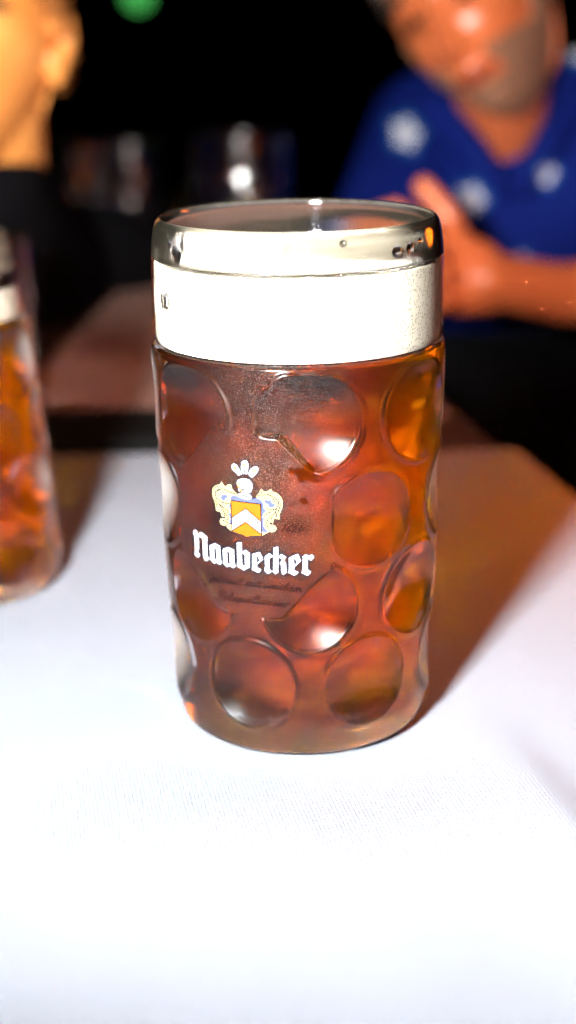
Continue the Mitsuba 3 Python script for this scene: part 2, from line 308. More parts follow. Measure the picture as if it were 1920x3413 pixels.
# ---------------------------------------------------------------- the print on the front glass
ART = json.loads('''{"letters":[[[[-4618,9167],[-4543,9249],[-4446,9290],[-4370,9252],[-4315,9136],[-4232,9219],[-4142,9266],[-3827,9150],[-3871,8407],[-3853,8337],[-3795,8275],[-3803,8227],[-3956,8111],[-4027,8123],[-4095,8191],[-4124,8277],[-4113,8989],[-4246,9051],[-4287,9014],[-4307,8568],[-4347,8476],[-4406,8412],[-4270,8336],[-4289,8276],[-4406,8146],[-4459,8152],[-4628,8241],[-4622,8288],[-4572,8366],[-4557,8712],[-4563,9024],[-4615,9113]],[]],[[[-3754,8790],[-3722,8824],[-3457,8958],[-3226,8891],[-3219,8333],[-3178,8249],[-3189,8210],[-3288,8099],[-3330,8110],[-3434,8173],[-3562,8102],[-3606,8107],[-3768,8235],[-3766,8318],[-3743,8397]],[[-3513,8756],[-3437,8712],[-3439,8259],[-3521,8340]]],[[[-3132,8761],[-3084,8806],[-2856,8907],[-2613,8835],[-2621,8304],[-2568,8211],[-2580,8163],[-2693,8063],[-2732,8076],[-2838,8151],[-2954,8072],[-2995,8078],[-3143,8200],[-3141,8292],[-3128,8368]],[[-2921,8722],[-2834,8670],[-2840,8182],[-2932,8277]]],[[[-2496,9105],[-2465,9145],[-2304,9175],[-2280,9151],[-2285,8807],[-2138,8897],[-1967,8789],[-1995,8193],[-2124,8133],[-2241,8041],[-2278,8049],[-2408,8123],[-2531,8161],[-2539,8206],[-2511,8357]],[[-2298,8705],[-2269,8722],[-2184,8674],[-2198,8234],[-2299,8294]]],[[[-1892,8740],[-1846,8772],[-1593,8867],[-1567,8851],[-1447,8580],[-1700,8349],[-1700,8239],[-1554,8179],[-1550,8143],[-1640,8025],[-1685,8015],[-1917,8116],[-1925,8152],[-1906,8264]],[[-1703,8744],[-1601,8522],[-1701,8427]]],[[[-1401,8702],[-1217,8849],[-1073,8749],[-1074,8713],[-1197,8624],[-1218,8641],[-1223,8204],[-1141,8145],[-1142,8117],[-1250,8010],[-1294,8003],[-1432,8116],[-1421,8162],[-1399,8310]],[]],[[[-1066,9056],[-1039,9075],[-885,9127],[-873,9101],[-881,8726],[-763,8844],[-582,8713],[-683,8575],[-608,8495],[-593,8422],[-591,8222],[-559,8113],[-695,7995],[-730,7999],[-771,8071],[-795,8161],[-790,8362],[-853,8451],[-742,8609],[-869,8677],[-883,8668],[-895,8157],[-886,8103],[-988,8007],[-1023,8009],[-1125,8109],[-1097,8184]],[]],[[[-494,8679],[-460,8715],[-171,8852],[-146,8825],[-36,8570],[-297,8299],[-295,8199],[-147,8125],[-139,8098],[-277,7974],[-311,7974],[-522,8078],[-525,8114],[-503,8187]],[[-303,8684],[-199,8517],[-299,8390]]],[[[-4,8733],[140,8829],[174,8816],[232,8755],[241,8763],[351,8823],[385,8794],[438,8702],[435,8666],[332,8557],[290,8563],[231,8646],[211,8638],[203,8210],[326,8133],[326,8097],[201,7960],[167,7961],[-32,8079],[-31,8124],[-10,8188],[9,8352],[15,8660]],[]]],"mantling":[[[-3111,11332],[-3041,11463],[-2990,11412],[-2935,11316],[-2844,11287],[-2794,11366],[-2702,11399],[-2624,11388],[-2595,11257],[-2532,11161],[-2381,11053],[-2374,10961],[-2562,10959],[-2653,10926],[-2668,10809],[-2666,10684],[-2758,10546],[-2647,10477],[-2655,10265],[-2805,10244],[-2729,10149],[-2729,9916],[-2815,9798],[-2663,9841],[-2665,9564],[-2734,9565],[-2914,9698],[-2862,9791],[-3008,9715],[-3151,9745],[-3206,9864],[-3163,9977],[-3064,10025],[-2982,9995],[-2978,10070],[-3097,10073],[-3128,10174],[-3160,10254],[-3271,10235],[-3355,10285],[-3351,10370],[-3379,10555],[-3470,10772],[-3489,11000],[-3438,11155],[-3321,11258]],[[-1651,11072],[-1557,11151],[-1492,11301],[-1441,11345],[-1372,11246],[-1252,11253],[-1151,11320],[-1090,11375],[-1043,11253],[-876,11207],[-721,11046],[-666,10861],[-689,10632],[-782,10422],[-824,10274],[-776,10213],[-836,10169],[-995,10205],[-1037,10119],[-1049,10003],[-1158,10071],[-1181,9965],[-1100,9969],[-1000,9963],[-913,9851],[-956,9723],[-1067,9665],[-1219,9667],[-1354,9574],[-1479,9502],[-1478,9882],[-1421,10097],[-1468,10241],[-1393,10393],[-1300,10482],[-1418,10600],[-1466,10721],[-1413,10808],[-1482,10887],[-1644,10958]]],"lining":[[[-2691,10806],[-2653,10926],[-2539,10972],[-2363,10962],[-2214,10864],[-2044,10840],[-1832,10911],[-1644,10968],[-1482,10897],[-1404,10788],[-1388,10602],[-1300,10482],[-1414,10370],[-1468,10241],[-1367,10206],[-1433,10033],[-1407,9866],[-1229,9666],[-1495,9670],[-1465,10763],[-2648,10749]],[[-3006,11024],[-2998,10931],[-2822,10966],[-2803,10854],[-2910,10797],[-2950,10676],[-3111,10798],[-3144,10877],[-3050,10839],[-3056,10964]],[[-1319,10938],[-1170,10884],[-1109,10950],[-1063,10765],[-953,10801],[-985,10685],[-1106,10628],[-1185,10655],[-1203,10737],[-1342,10812]],[[-2793,10541],[-2652,10633],[-2649,10413]],[[-2805,10255],[-2652,10234],[-2669,9861],[-2766,9847],[-2722,10066]]],"shield":[[-2658,10779],[-1496,10750],[-1489,9512],[-1920,9463],[-2072,9405],[-2221,9473],[-2642,9557],[-2675,9584]],"chevron":[[-2651,10107],[-2075,10523],[-1504,10070],[-1498,9564],[-2093,9996],[-2669,9574]],"stars":[[[-1948,10195],[-2035,10190],[-2075,10107],[-2113,10180],[-2201,10162],[-2151,10241],[-2199,10306],[-2111,10312],[-2072,10394],[-2034,10321],[-1947,10338],[-1996,10261]],[[-2336,9937],[-2418,9930],[-2456,9853],[-2492,9919],[-2576,9901],[-2528,9974],[-2574,10032],[-2490,10040],[-2452,10116],[-2416,10051],[-2334,10068],[-2381,9996]],[[-1620,9903],[-1696,9908],[-1738,9836],[-1765,9907],[-1843,9901],[-1793,9967],[-1829,10033],[-1752,10029],[-1710,10100],[-1683,10029],[-1606,10035],[-1655,9969]]],"helmet":[[-2374,11574],[-2274,11646],[-2102,11705],[-1893,11662],[-1773,11507],[-1768,11342],[-1844,11191],[-1940,11120],[-1848,11066],[-1809,10965],[-1874,10897],[-2022,10852],[-2213,10885],[-2374,10961],[-2326,11081],[-2205,11135],[-2202,11240],[-2292,11136],[-2365,11222],[-2284,11355],[-2392,11385],[-2399,11488]],"visor":[[[-2365,11523],[-2196,11427],[-2229,11403],[-2379,11428]],[[-2381,11376],[-2230,11372],[-2352,11275]],[[-2323,11164],[-2200,11302],[-2226,11154]]],"feathers":[[[-2598,12065],[-2561,12182],[-2471,12224],[-2364,12173],[-2171,11864],[-2183,11811],[-2335,11774],[-2568,11986]],[[-2216,12106],[-2189,12294],[-2080,12386],[-1976,12385],[-1907,12258],[-1922,12092],[-1971,11851],[-2129,11847],[-2201,11922]],[[-1938,11906],[-1818,12101],[-1693,12182],[-1591,12190],[-1529,12101],[-1566,11976],[-1767,11735],[-1900,11775]]],"dots":[[[-2392,12057],[-2409,12020],[-2447,12002],[-2483,12012],[-2498,12045],[-2481,12082],[-2443,12101],[-2406,12091]],[[-2029,12227],[-2044,12191],[-2081,12173],[-2116,12184],[-2130,12218],[-2114,12254],[-2077,12272],[-2042,12260]],[[-1644,12022],[-1660,11986],[-1695,11969],[-1729,11981],[-1743,12014],[-1727,12050],[-1692,12067],[-1658,12056]]],"lines":[[[-2413,12014],[-2237,11816]],[[-2076,12171],[-2076,11852]],[[-1729,11974],[-1890,11786]],[[-2172,11517],[-2100,11579],[-2014,11610],[-1926,11606],[-1852,11568],[-1803,11501],[-1786,11418],[-1804,11331],[-1855,11254]],[[-2130,11500],[-2064,11500],[-2012,11466],[-1989,11408],[-2002,11343],[-2046,11290],[-2110,11264],[-2175,11272],[-2221,11312]],[[-2182,11200],[-2136,11288],[-2120,11123]],[[-1993,11136],[-1910,11102]],[[-2340,10985],[-2186,11075],[-2081,11002],[-1954,11025],[-1848,11066]],[[-2011,11009],[-2030,10966],[-2072,10945],[-2114,10958],[-2130,10997],[-2112,11041],[-2069,11062],[-2027,11049],[-2011,11009]],[[-2297,10980],[-2234,10924]],[[-1977,10950],[-1894,10916]],[[-3228,10622],[-3316,10840],[-3308,11009],[-3180,11134],[-2941,11179],[-2782,11108],[-2647,11084],[-2403,11051]],[[-3205,10584],[-3045,10399],[-2958,10222],[-2944,10033]],[[-3432,11031],[-3325,11174],[-3150,11264]],[[-2707,10678],[-2825,10610],[-2987,10639],[-3174,10736]],[[-2813,9840],[-2950,9926],[-3044,9932]],[[-3135,10532],[-2835,10367],[-2769,10271]],[[-3232,11063],[-3109,11124]],[[-3372,10704],[-3260,10449]],[[-2911,10229],[-2801,10097],[-2831,9944]],[[-1620,11074],[-1376,11111],[-1175,11123],[-978,11038],[-842,10898],[-825,10753],[-907,10605],[-1027,10559],[-1267,10588]],[[-907,10605],[-970,10436],[-1112,10304],[-1279,10106],[-1283,9938],[-1205,9816]],[[-745,10797],[-829,10545],[-891,10418]],[[-949,10479],[-912,10334],[-935,10207]],[[-1374,10310],[-1231,10402],[-1068,10515]],[[-1476,11157],[-1423,11243]],[[-1215,11131],[-1133,11218]],[[-1094,10242],[-1097,10116]],[[-1379,10956],[-1297,11023]],[[-1019,10974],[-943,10812]]],"borders":[[[-2658,10779],[-1496,10750]],[[-2658,10779],[-2669,9574]],[[-1496,10750],[-1489,9512]],[[-2651,10107],[-2075,10523],[-1504,10070]],[[-2669,9574],[-2093,9996],[-1498,9564]]],"script":[[[[-3599,7644],[-3659,7690],[-3850,7614],[-4011,7468],[-4042,7339],[-3932,7318],[-3759,7412],[-3673,7511]],[[-3673,7511],[-3847,7258],[-4070,7138],[-4206,7171]],[[-3649,7425],[-3496,7469],[-3490,7532],[-3596,7493],[-3671,7387],[-3625,7339],[-3482,7390]],[[-3467,7392],[-3219,7646],[-3184,7737],[-3281,7658],[-3437,7395],[-3368,7366],[-3255,7448],[-3249,7537],[-3307,7532]],[[-3208,7381],[-3096,7567],[-3125,7512],[-3012,7573],[-2966,7559]],[[-2792,7560],[-2860,7583],[-2985,7469],[-2967,7400],[-2824,7497],[-2765,7588]],[[-2782,7570],[-2848,7425],[-2770,7447]],[[-2671,7593],[-2743,7448],[-2694,7416],[-2570,7509],[-2518,7599]],[[-2518,7599],[-2597,7438],[-2517,7458]],[[-2331,7710],[-2465,7460],[-2443,7426],[-2361,7463]],[[-2447,7601],[-2314,7613]],[[-2199,7431],[-2111,7607]],[[-2144,7537],[-2041,7607],[-2032,7572],[-2098,7432]],[[-2049,7537],[-1941,7607],[-1920,7572],[-1977,7449],[-1895,7466]],[[-1769,7605],[-1842,7448],[-1760,7464]],[[-1725,7674],[-1705,7691]],[[-1577,7705],[-1699,7463],[-1679,7427],[-1602,7460]],[[-1684,7603],[-1560,7608]],[[-1373,7591],[-1434,7454],[-1402,7418],[-1324,7484],[-1273,7586]],[[-1319,7484],[-1307,7413],[-1210,7495],[-1172,7580],[-1121,7559]],[[-1139,7491],[-1022,7509],[-1020,7570],[-1101,7549],[-1154,7457],[-1118,7402],[-1009,7429]],[[-903,7561],[-970,7409],[-892,7420]],[[-862,7627],[-843,7643]],[[-709,7508],[-741,7546],[-847,7469],[-837,7380],[-730,7406]],[[-721,7370],[-524,7629],[-496,7695],[-556,7667],[-710,7369]],[[-669,7452],[-575,7512],[-543,7474],[-598,7375],[-510,7383]],[[-466,7431],[-351,7444],[-349,7504],[-429,7488],[-480,7397],[-444,7341],[-338,7363]],[[-318,7326],[-242,7491]],[[-270,7425],[-177,7483],[-169,7447],[-226,7314]],[[-183,7414],[-86,7470],[-65,7432],[-115,7317],[-39,7324]]],[[[-3444,6969],[-3261,7040],[-3065,7039]],[[-3207,7036],[-3406,6777],[-3563,6652],[-3668,6675]],[[-3425,6846],[-3238,6873]],[[-3190,6780],[-3043,6819],[-3038,6882],[-3140,6846],[-3210,6742],[-3166,6693],[-3030,6740]],[[-3015,6741],[-2777,6988],[-2731,7079],[-2814,7021],[-2986,6743],[-2948,6710],[-2858,6752]],[[-2853,6735],[-2671,6905],[-2699,6797],[-2793,6721],[-2853,6735]],[[-2454,6888],[-2521,6912],[-2644,6800],[-2626,6730],[-2486,6825]],[[-2435,6915],[-2604,6589]],[[-2631,6641],[-2432,6773]],[[-2334,6918],[-2405,6774],[-2356,6740],[-2233,6832],[-2182,6921]],[[-2182,6921],[-2260,6760],[-2180,6780]],[[-2141,6833],[-2012,6861],[-2008,6923],[-2098,6896],[-2159,6798],[-2119,6745],[-1999,6781]],[[-1986,6781],[-1776,7009],[-1735,7097],[-1810,7045],[-1961,6781],[-1926,6746],[-1846,6781]],[[-1846,6781],[-1639,7006],[-1598,7093],[-1672,7042],[-1820,6780],[-1786,6745],[-1707,6779]],[[-1617,6918],[-1682,6778],[-1648,6742],[-1566,6810],[-1513,6914]],[[-1561,6810],[-1549,6739],[-1447,6824],[-1407,6910],[-1353,6890]],[[-1211,6874],[-1272,6904],[-1381,6803],[-1363,6732],[-1238,6814],[-1187,6899]],[[-1202,6882],[-1257,6744],[-1189,6758]],[[-1184,6740],[-1030,6889],[-1052,6785],[-1131,6719],[-1184,6740]],[[-1027,6730],[-874,6877],[-895,6773],[-974,6709],[-1027,6730]],[[-840,6786],[-721,6802],[-718,6863],[-801,6844],[-855,6752],[-818,6696],[-707,6722]],[[-686,6684],[-599,6852],[-622,6801],[-528,6844],[-488,6822]]],[[[-3844,10206],[-3850,10329],[-3991,10289],[-4069,10168],[-4004,10052],[-4004,9915],[-4168,9795],[-4308,9814],[-4299,9903],[-4188,9955]],[[-3876,9954],[-3732,10007],[-3725,10094],[-3825,10047],[-3897,9902],[-3856,9832],[-3721,9896]],[[-3586,10107],[-3675,9876],[-3583,9909]],[[-3534,10210],[-3511,10237]],[[-3368,10273],[-3515,9915],[-3493,9868],[-3407,9924]],[[-3492,10115],[-3354,10138]]],[[[-654,9925],[-570,9987],[-728,9707]],[[-318,9999],[-505,9862],[-579,9769],[-547,9707],[-437,9768],[-453,9838],[-550,9800]],[[-304,9875],[-221,9935],[-168,9887],[-392,9705],[-302,9727],[-211,9702]],[[15,9912],[-104,9807],[-108,9699],[16,9787],[46,9895],[15,9912]]]]}''')
def wrapped(geom, off):
    geoms = [g for g in getattr(geom, 'geoms', [geom]) if not g.is_empty]
    ms = []
    for g in geoms:
        v, f = trimesh.creation.triangulate_polygon(g.simplify(.00002), engine='earcut')
        v3 = np.column_stack([v, np.zeros(len(v))]); v3, f = trimesh.remesh.subdivide_to_size(v3, f, .0022)
        ms.append(trimesh.Trimesh(v3, f, process=False))
    m = trimesh.util.concatenate(ms); u, z = m.vertices[:, 0], m.vertices[:, 1]
    ph = u / .0548; r = prof((z - .0018) / .985) + off
    m.vertices = np.stack([MX + r * np.sin(ph), MY - r * np.cos(ph), TZ + z], 1)
    n = np.cross(m.triangles[:, 1] - m.triangles[:, 0], m.triangles[:, 2] - m.triangles[:, 0])
    c = m.triangles.mean(1) - [MX, MY, 0]; bad = (n[:, :2] * c[:, :2]).sum(1) < 0
    ff = np.array(m.faces); ff[bad] = ff[bad][:, ::-1]
    return trimesh.Trimesh(m.vertices, ff, process=False)
A = lambda p: np.array(p) * 1e-5
PG = lambda p, h=[]: sg.Polygon(A(p), [A(h)] if len(h) else []).buffer(0)
def lines(ls, w): return unary_union([sg.LineString(A(l)).buffer(w, quad_segs=3) for l in ls])
INK = {'white': (.31, .32, .333), 'navy': (.012, .016, .030), 'cream': (.32, .27, .135), 'orange': (.29, .105, .010), 'blue': (.075, .088, .21), 'maroon': (.020, .003, .004), 'grey': (.004, .004, .005)}
for k, c in INK.items(): bs('ink_' + k, diffuse(*c))
letters = unary_union([PG(a, h).buffer(.00003, join_style=1) for a, h in ART['letters']])
B = 'beer_mug__'
add(B + 'lettering__outline', wrapped(letters.buffer(.00036), .00012), 'ink_navy')
add(B + 'lettering', wrapped(letters, .00022), 'ink_white', 'white blackletter word with a thin dark outline')
shield = PG(ART['shield']); chev = PG(ART['chevron'])
mant = unary_union([PG(x) for x in ART['mantling']]); lin = unary_union([PG(x) for x in ART['lining']])
helm = PG(ART['helmet']); fea = [PG(x) for x in ART['feathers']]
dots = unary_union([PG(x) for x in ART['dots']]); vis = unary_union([PG(x) for x in ART['visor']])
W = .00009
allc = unary_union([shield, mant, lin, helm] + fea)
add(B + 'crest__outline', wrapped(allc.buffer(.00024), .00010), 'ink_navy')
add(B + 'crest__mantling', wrapped(mant.difference(shield), .00018), 'ink_cream')
add(B + 'crest__lining', wrapped(lin.difference(shield), .00024), 'ink_blue')
add(B + 'crest__shield', wrapped(shield.difference(chev), .00026), 'ink_orange')
add(B + 'crest__chevron', wrapped(chev, .00026), 'ink_white')
add(B + 'crest__helmet', wrapped(helm, .00030), 'ink_white')
add(B + 'crest__visor', wrapped(vis, .00036), 'ink_orange')
for i, g in enumerate(fea): add(B + 'crest__feather' + ('' if i == 0 else f'_{i:03d}'), wrapped(g, .00026), 'ink_white')
add(B + 'crest__feather_eye', wrapped(dots, .00034), 'ink_orange')
barbs = []
for g in fea:                                                   # short dark barbs round each feather
    c = np.array(g.exterior.coords); cen = c.mean(0)
    for s in np.linspace(0, 1, 26, endpoint=False):
        q = np.array(g.exterior.interpolate(s, normalized=True).coords[0]); d = (cen - q) / np.linalg.norm(cen - q)
        barbs.append(sg.LineString([q + d * .00025, q + d * .0009]).buffer(.00006))
add(B + 'crest__drawing', wrapped(unary_union([lines(ART['lines'], .00013)] + barbs), .00040), 'ink_navy')
add(B + 'crest__star', wrapped(unary_union([lines([s + [s[0]]], .00010) for s in ART['stars']]), .00034), 'ink_navy')
add(B + 'crest__border', wrapped(lines(ART['borders'], .00016), .00034), 'ink_maroon')
for i, st in enumerate(ART['script']):
    add(B + 'script_line' + ('' if i == 0 else f'_{i:03d}'), wrapped(lines(st, .00024), .00020), 'ink_grey', 'thin dark grey handwriting script')

# water drops on the upper glass and on the foam window
bs('water', {'type': 'dielectric', 'int_ior': 1.33, 'ext_ior': 1.0})
for i, (ph, z, r, e) in enumerate([(-50, .1955, .0024, 1.5), (-47.5, .1990, .0015, 1.2), (38, .1965, .0022, 1.0), (45, .1970, .0019, 1.2), (-60, .1775, .0019, 1.7), (52, .1990, .0013, 1.0), (16, .2010, .0012, 1.0), (-56, .1985, .0012, 1.3)]):
    m = trimesh.creation.icosphere(3, 1.0); v = np.array(m.vertices); v[:, 2] *= e * r; v[:, 0] *= r; v[:, 1] *= .45 * r
    v *= (1 + .12 * (meshkit.noise(v * 700, i)[:, None] - .5)); a = math.radians(ph)
    R = np.interp(z, [.16, .173, .1886, .1976, .2035], [.0557, .0563, .0561, .0556, .0547]) + .0003 + .45 * r
    x = v[:, 0] * math.cos(a) - (v[:, 1] - R) * -math.sin(a) * -1; 
    P = np.stack([np.cos(a) * v[:, 0] + np.sin(a) * (R + v[:, 1]), np.sin(a) * v[:, 0] - np.cos(a) * (R + v[:, 1]), v[:, 2] + z], 1)
    m = trimesh.Trimesh(P + [MX, MY, TZ + CLZ], m.faces, process=False); m.fix_normals()
    add(B + 'water_drop' + ('' if i == 0 else f'_{i:03d}'), m, 'water', smooth=True)

# ---------------------------------------------------------------- empty glasses at the back of the table
bs('glass_soft', {'type': 'roughdielectric', 'int_ior': 1.5, 'ext_ior': 1.0, 'alpha': .018, 'distribution': 'ggx'})
def tumbler(x, y, h, r, ribs):
    zo = np.linspace(.002, h - .002, 60); ro = r * (.88 + .12 * np.sin(np.clip(zo / h, 0, 1) * 2.2))
    zs = np.concatenate([[.0, .0], zo, [h, h], zo[::-1][:-6], [.012, .012]]); rs = np.concatenate([[1e-5, r * .84], ro, [ro[-1] - .001, ro[-1] - .003], ro[::-1][:-6] - .004, [r * .7, 1e-5]])
    m = revolve(zs, rs, 96, (lambda PH, Z: .0022 * (np.cos(PH * ribs) * np.cos(Z * 2 * np.pi / .042) * .5 + .5) * (Z > .01) * (Z < h * .8)))
    m.apply_translation([x, y, TZ + .0006]); return m
GL = [(-.043, 1.70, .158, .052, 12, 'empty clear glass mug on the dark table right behind the rim of the beer mug'),
      (-.178, 1.90, .135, .040, 10, 'small empty glass at the back of the table left of the clear glass mug'),
      (-.245, 1.93, .135, .040, 10, 'empty glass at the back beside the cheek of the person on the left'),
      (-.215, 1.16, .125, .030, 9, 'narrow empty glass standing behind the tapering glass of red-brown beer')]
for i, (x, y, h, r, n, lab) in enumerate(GL):
    add('drinking_glass' + ('' if i == 0 else f'_{i:03d}'), tumbler(x, y, h, r, n), 'glass_soft', lab, 'glass', 'empty glasses at the back of the table', smooth=50)

# ---------------------------------------------------------------- green lantern far behind
bs('green_shell', {'type': 'diffuse', 'reflectance': rgb(.05, .2, .06)})
s = trimesh.creation.icosphere(3, .040); s.vertices *= [1, 1, 1.15]; s.apply_translation([-.424, 4.98, TZ + .335])
add('added_amber_lamp__cord', tm(chain((AMBER_POS[:2] + [AMBER_POS[2] + .056], .003), (AMBER_POS[:2] + [AMBER_POS[2] + 1.4], .003))), 'black_mat')  # cord of the added amber fill lamp
scene['green_lantern__globe'] = mikit.ply(s, 'green_shell', smooth=True)
scene['green_lantern__globe']['emitter'] = {'type': 'area', 'radiance': rgb(.0005, .0036, .0007), 'sampling_weight': .03}
add('green_lantern__cap', tm(chain(((-.424, 4.98, TZ + .383), .02), ((-.424, 4.98, TZ + .40), .008))), 'black_mat')
add('green_lantern__cord', tm(chain(((-.424, 4.98, TZ + .40), .004), ((-.424, 4.98, TZ + 1.9), .004))), 'black_mat')
labels['green_lantern'] = {'label': 'glowing green lantern hanging in the dark far behind', 'category': 'lantern'}

# ---------------------------------------------------------------- people
def skin(a, b, sc=30):
    return {'type': 'twosided', 'bsdf': {'type': 'principled', 'base_color': mikit.proc(lambda p, n, uv: mix(a, b, fbm(p.x * sc, p.y * sc, p.z * sc))), 'roughness': .36, 'specular': .8}}
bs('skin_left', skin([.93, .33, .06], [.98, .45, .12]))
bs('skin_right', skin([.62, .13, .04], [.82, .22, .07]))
def frame(upv, fwd):
    u = np.array(upv, float); u /= np.linalg.norm(u); f = np.array(fwd, float); f -= u * (f @ u); f /= np.linalg.norm(f)
    return np.stack([np.cross(f, u), f, u], 1)                       # columns: the head's right (its own), forward, up
def head(scale=1.0):
    """A head 0.235 m high about the point between the ears: x its right, y forward, z up."""
    m = trimesh.creation.icosphere(6, 1.0); v = np.array(m.vertices)
    x, y, z = v.T
    X, Y, Z = x * .074, y * .097, z * .118
    jaw = np.clip(-z, 0, 1)
    X = X * (1 - .36 * jaw ** 1.6 * (y > -.3) - .12 * jaw); Y = Y * (1 - .10 * jaw) + .016 * jaw * (y > 0) - .02 * jaw * (y < 0)
    g = lambda px, pz, sx, sz: np.exp(-((X - px) / sx) ** 2 - ((Z - pz) / sz) ** 2) * (y > 0)
    Y = Y + .026 * g(0, -.030, .011, .016) + .014 * g(0, -.004, .008, .022)             # nose
    for s in (-1, 1):
        Y = Y - .012 * g(s * .031, .008, .017, .011) + .006 * g(s * .033, .030, .022, .009)   # socket, brow
        Y = Y + .006 * g(s * .042, -.026, .018, .020) + .006 * g(s * .031, .007, .010, .007)  # cheek, lid
        Y = Y + .006 * g(s * .012, -.034, .007, .007)                                       # nostril
    Y = Y + .007 * g(0, -.060, .022, .006) + .008 * g(0, -.072, .018, .006) - .006 * g(0, -.066, .026, .0025) + .010 * g(0, -.098, .020, .014) - .005 * g(0, -.084, .022, .006)
    return trimesh.Trimesh(np.stack([X, Y, Z], 1) * scale, m.faces, process=False)
def ear(s):
    m = chain(((s * .073, -.006, .020), .010), ((s * .083, -.018, .024), .008), ((s * .084, -.024, .006), .008), ((s * .077, -.010, -.026), .008), ((s * .074, -.004, -.01), .008), seg=14)
    return m
def to_man(t): return manifold3d.Manifold(manifold3d.Mesh(np.asarray(t.vertices, np.float32), np.asarray(t.faces, np.uint32)))
def place(man, F, c): return man.transform(np.column_stack([F, np.array(c)]))
def soft(man, edge=.006, it=10):
    m = tm(man.refine_to_length(edge)); m.merge_vertices(); return trimesh.smoothing.filter_taubin(m, iterations=it)
def headset(F, c, sc=1.0):
    return place((to_man(head()) + ear(-1) + ear(1)).scale((sc,) * 3), F, c)
Z = lambda x, y, z: (x, y, TZ + z)
# the person on the right: leans over the table, head tilted, hands together
FR = frame((-.50, .10, .86), (-.36, -.90, -.28)); CR = np.array(Z(.190, 1.665, .286))
loc = lambda F, c, q: tuple(np.array(c) + F @ np.array(q))
neck = chain((loc(FR, CR, (0, -.02, -.05)), .052), (Z(.235, 1.755, .160), .048), (Z(.25, 1.81, .11), .045))
def finger(pts, r): return chain(*[(Z(p[0] - .026, p[1] + .03, p[2] - .018), r * (1 - .09 * i)) for i, p in enumerate(pts)], seg=14)
fing = [finger([(.158, 1.372, .108), (.140, 1.335, .122), (.121, 1.330, .136), (.098, 1.345, .128)], .0105),
        finger([(.170, 1.372, .090), (.152, 1.330, .104), (.132, 1.322, .106), (.116, 1.345, .100)], .0105),
        finger([(.176, 1.372, .070), (.160, 1.330, .080), (.141, 1.322, .080), (.124, 1.345, .076)], .0100),
        finger([(.178, 1.372, .050), (.164, 1.335, .056), (.148, 1.328, .056), (.132, 1.348, .054)], .0088),
        finger([(.185, 1.385, .095), (.168, 1.390, .128), (.150, 1.392, .148)], .0115)]
palm = manifold3d.Manifold.batch_hull([manifold3d.Manifold.sphere(.014, 14).translate(Z(p[0] - .026, p[1] + .03, p[2] - .018)) for p in [(.160, 1.375, .108), (.178, 1.372, .052), (.205, 1.385, .085), (.208, 1.385, .050)]])
arm = chain((Z(.178, 1.412, .050), .024), (Z(.25, 1.45, .030), .027), (Z(.34, 1.48, .022), .034), (Z(.42, 1.51, .030), .040), (Z(.44, 1.60, .11), .055), (Z(.40, 1.78, .17), .065))
arm2 = chain((Z(.175, 1.88, .14), .062), (Z(.10, 1.70, .03), .05), (Z(.105, 1.52, .03), .040), (Z(.118, 1.45, .045), .028), (Z(.13, 1.42, .05), .022))
torso = manifold3d.Manifold.batch_hull([manifold3d.Manifold.sphere(r, 24).translate(Z(*p)) for p, r in [((.18, 1.88, .12), .07), ((.40, 1.80, .13), .075), ((.12, 1.90, -.3), .11), ((.36, 1.90, -.3), .11), ((.23, 1.82, -.02), .06)]])
bodyR = headset(FR, CR, 0.98) + neck + palm + arm + arm2 + torso
for f_ in fing: bodyR = bodyR + f_
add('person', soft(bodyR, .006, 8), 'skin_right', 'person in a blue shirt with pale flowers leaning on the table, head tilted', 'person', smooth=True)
FLOWERS = [(.134, 1.77, .151, .016), (.276, 1.71, .113, .0125), (.200, 1.715, .086, .0145), (.325, 1.76, .235, .016), (.36, 1.66, .06, .013), (.07, 1.70, .04, .013), (.25, 1.70, .02, .012), (.39, 1.72, .15, .014)]
def m_shirt(p, n, uv):
    w = mi.Float(0.0); h = mi.Float(0.0)
    for (fx, fy, fz, fr) in FLOWERS:
        dx, dz = p.x - fx, p.z - TZ - fz; d = dr.sqrt(dx * dx + dz * dz); a = dr.atan2(dz, dx)
        rr = fr * (.92 + .12 * dr.cos(5 * a))
        w = dr.maximum(w, smoothstep(rr, rr * .8, d)); h = dr.maximum(h, smoothstep(rr * 1.55, rr * 1.2, d))
    c = mix([.003, .014, .17], [.02, .13, .42], h * .8)
    return mix(c, [.80, .84, .95], w)
bs('shirt_right', {'type': 'twosided', 'bsdf': {'type': 'principled', 'base_color': mikit.proc(m_shirt), 'roughness': .85, 'specular': .15}})
torso_s = manifold3d.Manifold.batch_hull([manifold3d.Manifold.sphere(r, 32).translate(Z(*p)) for p, r in [((.175, 1.88, .125), .078), ((.40, 1.80, .145), .088), ((.14, 1.90, -.06), .115), ((.36, 1.90, -.06), .12), ((.23, 1.76, .0), .085), ((.24, 1.82, .165), .07)]])
sleeve = chain((Z(.40, 1.79, .165), .085), (Z(.452, 1.61, .115), .070), (Z(.43, 1.50, .06), .062))
sleeve2 = chain((Z(.175, 1.88, .14), .076), (Z(.10, 1.70, .03), .060), (Z(.105, 1.55, .03), .050))
collar = chain((Z(.165, 1.735, .175), .022), (Z(.20, 1.680, .135), .016), (Z(.225, 1.670, .100), .010)) + chain((Z(.315, 1.745, .185), .022), (Z(.275, 1.690, .145), .016), (Z(.245, 1.672, .100), .010))
vneck = manifold3d.Manifold.batch_hull([manifold3d.Manifold.sphere(.002, 8).translate(Z(*p)) for p in [(.205, 1.60, .24), (.28, 1.60, .24), (.238, 1.60, .162), (.21, 1.80, .24), (.28, 1.80, .24), (.24, 1.72, .160)]])
add('person__shirt', soft((torso_s + sleeve + sleeve2 - vneck) + collar, .012, 6), 'shirt_right', smooth=True)
